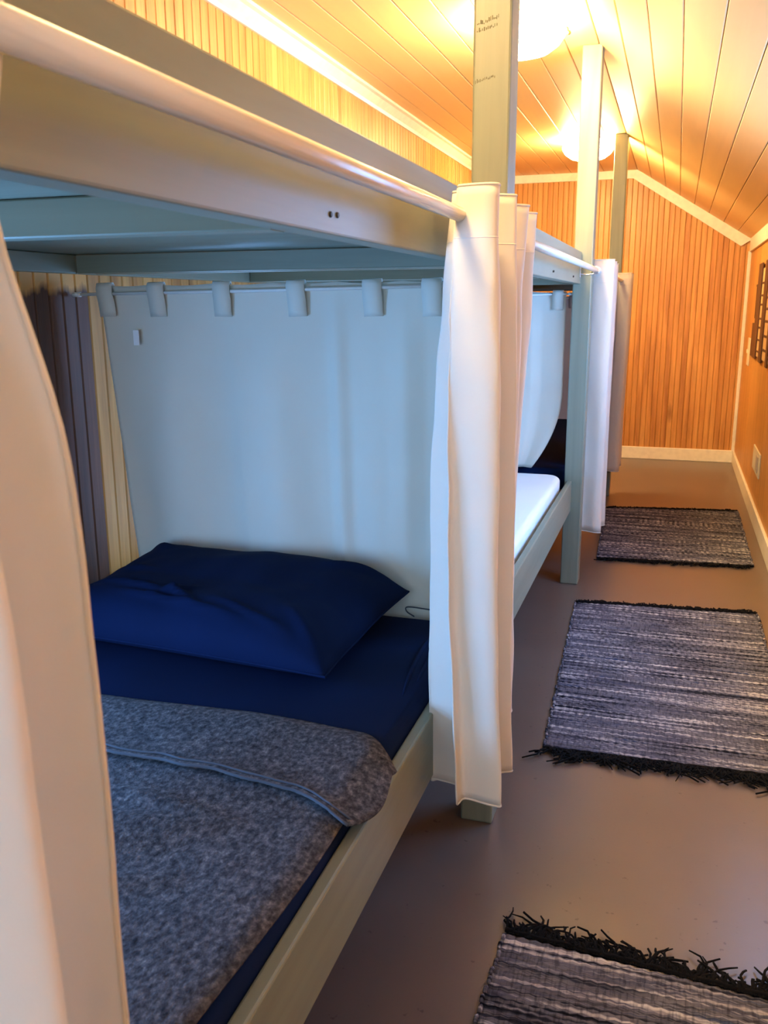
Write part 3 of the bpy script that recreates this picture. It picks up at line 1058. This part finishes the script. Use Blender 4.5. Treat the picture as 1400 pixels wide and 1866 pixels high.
# ------------------------------------------------------------------ rag rugs
def rug(label, tl, tr, bl, br, seed, fringes):
    tl, tr, bl, br = (Vector(p + (0,)) for p in (tl, tr, bl, br))
    c = (tl + tr + bl + br) / 4
    e = empty('rag_rug', (c.x, c.y, 0))
    tag(e, label, 'rug', 'grey rag rugs down the aisle')
    L = ((tl - bl).length + (tr - br).length) / 2
    rows = int(L / 0.0125)
    nu = 56
    V, F = [], []
    per = 4
    for j in range(rows * per + 1):
        v = j / (rows * per)
        ph = j % per
        row = j // per
        for i in range(nu):
            u = i / (nu - 1)
            p = bl.lerp(br, u).lerp(tl.lerp(tr, u), v)
            q = Vector((u * 6, v * 16, seed))
            wav = 0.0045 * noise.noise(Vector((u * 4, row * .8, seed + 5)))
            ed = 0.006 * noise.noise(Vector((row * 1.7, seed, 3))) * (1 if u in (0, 1) else 0)
            z = 0.004 + 0.0042 * math.sin(math.pi * ph / per) * (0.6 + .8 * abs(noise.noise(Vector((u * 9, row * 2.1, seed)))))
            z += 0.005 * max(0, noise.noise(Vector((u * 2, v * 3, seed))))
            z += 0.0016 * (1 if i % 2 else -1) * (1 if row % 2 else -1)
            V.append((p.x - c.x + ed, p.y - c.y + wav, max(0.002, z)))
    n = rows * per + 1
    for j in range(n - 1):
        for i in range(nu - 1):
            a = j * nu + i
            F.append((a, a + 1, a + nu + 1, a + nu))
    # skirt down to the floor
    m0 = len(V)
    border = [i for i in range(nu)] + [j * nu + nu - 1 for j in range(1, n)] + [(n - 1) * nu + i for i in range(nu - 2, -1, -1)] + [j * nu for j in range(n - 2, 0, -1)]
    for b_ in border:
        V.append((V[b_][0], V[b_][1], 0.0005))
    k = len(border)
    for i in range(k):
        j = (i + 1) % k
        F.append((border[j], border[i], m0 + i, m0 + j))
    obj('woven_body', pyd('woven_body', V, F), rug_mat('rag_weave', seed), e, (c.x, c.y, 0), None, True)
    # edge stitches: pale loops along both selvedges
    VV, FF = [], []
    rnd = random.Random(seed)

    def strand(pts, r0, r1, n=5):
        me_v = []
        base = len(VV)
        m = len(pts)
        for i, p in enumerate(pts):
            t = (pts[min(i + 1, m - 1)] - pts[max(i - 1, 0)])
            if t.length < 1e-6: t = Vector((0, 1, 0))
            t.normalize()
            u = t.cross(Vector((0, 0, 1)))
            if u.length < 1e-3: u = Vector((1, 0, 0))
            u.normalize()
            q = t.cross(u)
            r = r0 + (r1 - r0) * i / (m - 1)
            for k in range(n):
                a = 2 * math.pi * k / n
                VV.append(p + (u * math.cos(a) + q * math.sin(a)) * r)
        for i in range(m - 1):
            for k in range(n):
                k2 = (k + 1) % n
                FF.append((base + i * n + k, base + i * n + k2, base + (i + 1) * n + k2, base + (i + 1) * n + k))
        FF.append(tuple(base + (m - 1) * n + k for k in range(n)))

    for (a, b_, out, ln, cnt) in fringes(tl, tr, bl, br):
        VV, FF = [], []
        side = (b_ - a).normalized()
        # knotted band at the root
        band = []
        for i in range(60):
            u = i / 59
            band.append(a.lerp(b_, u) + out * (0.004 + .004 * rnd.random()) + Vector((0, 0, .007 + .003 * rnd.random())))
        strand(band, .0050, .0050, 6)
        for i in range(cnt):
            u = .01 + .98 * (i + rnd.random() * .8) / cnt
            p = a.lerp(b_, min(1, u))
            l = ln * (0.45 + .75 * rnd.random()) * (0.55 + .6 * abs(math.sin(u * 23 + seed)))
            dirn = (out + side * rnd.uniform(-.5, .5)).normalized()
            curl = side * rnd.uniform(-.9, .9) - out * rnd.uniform(0, .55)
            wig = rnd.uniform(0, 6.28)
            pts = []
            for k in range(6):
                f = k / 5
                pts.append(p + dirn * l * f + curl * l * f * f * .8 + side * (.006 * math.sin(f * 7 + wig) * f) + Vector((0, 0, .006 + .010 * math.sin(f * 2.7) * rnd.random())))
            strand(pts, rnd.uniform(.0028, .005), rnd.uniform(.0010, .0024), 5)
        me = pyd('fringe', [v - c for v in VV], FF)
        f_ = obj('fringe', me, M['fringe'], e, (c.x, c.y, 0), None, True)
        f_['kind'] = 'stuff'
    VV, FF = [], []
    for a, b_ in ((bl, tl), (br, tr)):
        s_ = (b_ - a).normalized()
        nst = int(L / .024)
        for i in range(nst):
            p = a.lerp(b_, (i + .5) / nst) + Vector((rnd.uniform(-.003, .003), 0, 0))
            pts = [p + s_ * (-.008 + .016 * k / 4) + Vector((0, 0, .005 + .004 * math.sin(math.pi * k / 4))) for k in range(5)]
            strand(pts, .0045, .0040, 5)
    sv = obj('selvedge', pyd('selvedge', [v - c for v in VV], FF), M['selv'], e, (c.x, c.y, 0), None, True)
    sv['kind'] = 'stuff'


M['selv'] = rug_mat('selvedge_yarn', 9.3)


def both(ln_far, ln_near, cf_, cn):
    def g(tl, tr, bl, br):
        o = ((tl - bl) + (tr - br)).normalized()
        return ((tl, tr, o, ln_far, cf_), (bl, br, -o, ln_near, cn))
    return g


rug('nearest grey rag rug, cut by the bottom edge of the photo', (-0.247, 1.515), (0.450, 1.475), (-0.285, 0.18), (0.425, 0.16), 1.7, both(.070, .05, 230, 160))
rug('middle grey rag rug, between the tall curtain and the right wall', (-0.327, 3.590), (0.388, 3.660), (-0.280, 2.300), (0.395, 2.330), 5.2, both(.034, .085, 220, 250))
rug('farthest grey rag rug, below the far gathered curtain', (-0.338, 5.440), (0.426, 5.570), (-0.298, 4.300), (0.424, 4.372), 8.9, both(.03, .06, 170, 210))


# ------------------------------------------------------------------ ceiling lights
def lamp(x, y, label, glow='glow'):
    e = empty('ceiling_light', (x, y, ZC))
    tag(e, label, 'ceiling light', 'flush ceiling lights over the bunks')
    obj('pan', lathe_me('pan', [(0.0, -.001), (.112, -.001), (.116, -.008), (.110, -.024), (.0, -.026)], 48), M['white_metal'], e, (x, y, ZC), None, True)
    obj('glass_bowl', lathe_me('glass_bowl', [(.120, -.026), (.156, -.034), (.160, -.044), (.156, -.060), (.138, -.086), (.104, -.110), (.055, -.124), (0.0, -.128)], 48), M[glow], e, (x, y, ZC), None, True)
    for k in range(3):
        a = math.radians(20 + k * 120)
        dx, dy = math.cos(a), math.sin(a)
        obj('clip', tube_me('clip', [(dx * .108, dy * .108, -.014), (dx * .150, dy * .150, -.020), (dx * .167, dy * .167, -.030), (dx * .168, dy * .168, -.046)], .004, 8), M['brass'], e, (x, y, ZC), None, True)
        obj('thumb_screw', lathe_me('thumb_screw', [(0, .008), (.006, .006), (.008, 0), (.006, -.006), (0, -.008)], 12), M['brass'], e, (x + dx * .172, y + dy * .172, ZC - .044), None, True)


lamp(-0.60, 3.45, 'glowing ceiling light behind the nearest tall post')
lamp(-0.595, 5.95, 'glowing ceiling light farthest away, behind the second post')
lamp(-0.60, 0.95, 'dimmer ceiling light above the nearest bunk, out of the picture', 'glow_dim')


# ------------------------------------------------------------------ right wall: hanging, switch, outlet
e = empty('wall_hanging', (XR - .001, 5.95, 0.875))
tag(e, 'rustic wall hanging of dark upright slats and cream strips at the right edge', 'wall decor')
def hp(name, y0, y1, z0, z1, d0, d1, mat, rot=None):
    return box(name, (XR - d1, y0, z0), (XR - d0, y1, z1), M[mat], e, 0.002, 1, rot)


hp('backing', 4.85, 6.20, .90, 1.44, .001, .008, 'creamwood')
for (ya, yb, za, zb) in ((6.10, 6.34, .885, 1.475), (5.70, 5.88, .880, 1.480), (5.32, 5.42, .878, 1.470), (4.90, 5.05, .876, 1.482)):
    hp('slat', ya, yb, za, zb, .008, .016, 'darkwood')
hp('slat', 6.34, 6.52, .885, 1.10, .001, .014, 'darkwood')
hp('slat', 6.37, 6.44, 1.10, 1.33, .001, .008, 'creamwood')
hp('slat', 6.46, 6.475, 1.13, 1.34, .001, .010, 'darkwood')
hp('rung', 6.34, 6.50, 1.335, 1.350, .001, .012, 'darkwood')
for z in (.93, 1.00, 1.075, 1.13, 1.215, 1.27, 1.345):
    hp('rung', 5.88, 6.10, z, z + .012, .008, .0115, 'darkwood')
for z in (.955, 1.035, 1.12, 1.19, 1.255, 1.325):
    hp('rung', 5.42, 5.70, z, z + .014, .008, .0115, 'darkwood')
for z in (.93, 1.02, 1.16, 1.30, 1.38):
    hp('rung', 5.05, 5.32, z, z + .014, .008, .0115, 'darkwood')

s = empty('light_switch', (XR, 6.80, .80))
tag(s, 'ivory light switch plate on the right wall near the far corner', 'light switch')
box('cover_plate', (XR - .007, 6.70, .800), (XR, 6.87, .992), M['plate'], s, 0.003)
box('toggle', (XR - .016, 6.803, .885), (XR - .007, 6.815, .912), M['plate'], s, 0.002)
s = empty('wall_outlet', (XR, 5.45, .25))
tag(s, 'white outlet plate low on the right wall above the baseboard', 'outlet')
box('cover_plate', (XR - .008, 5.27, .262), (XR, 5.69, .402), M['plate'], s, 0.003)
box('socket', (XR - .013, 5.33, .285), (XR - .008, 5.43, .378), M['socket'], s, 0.002)
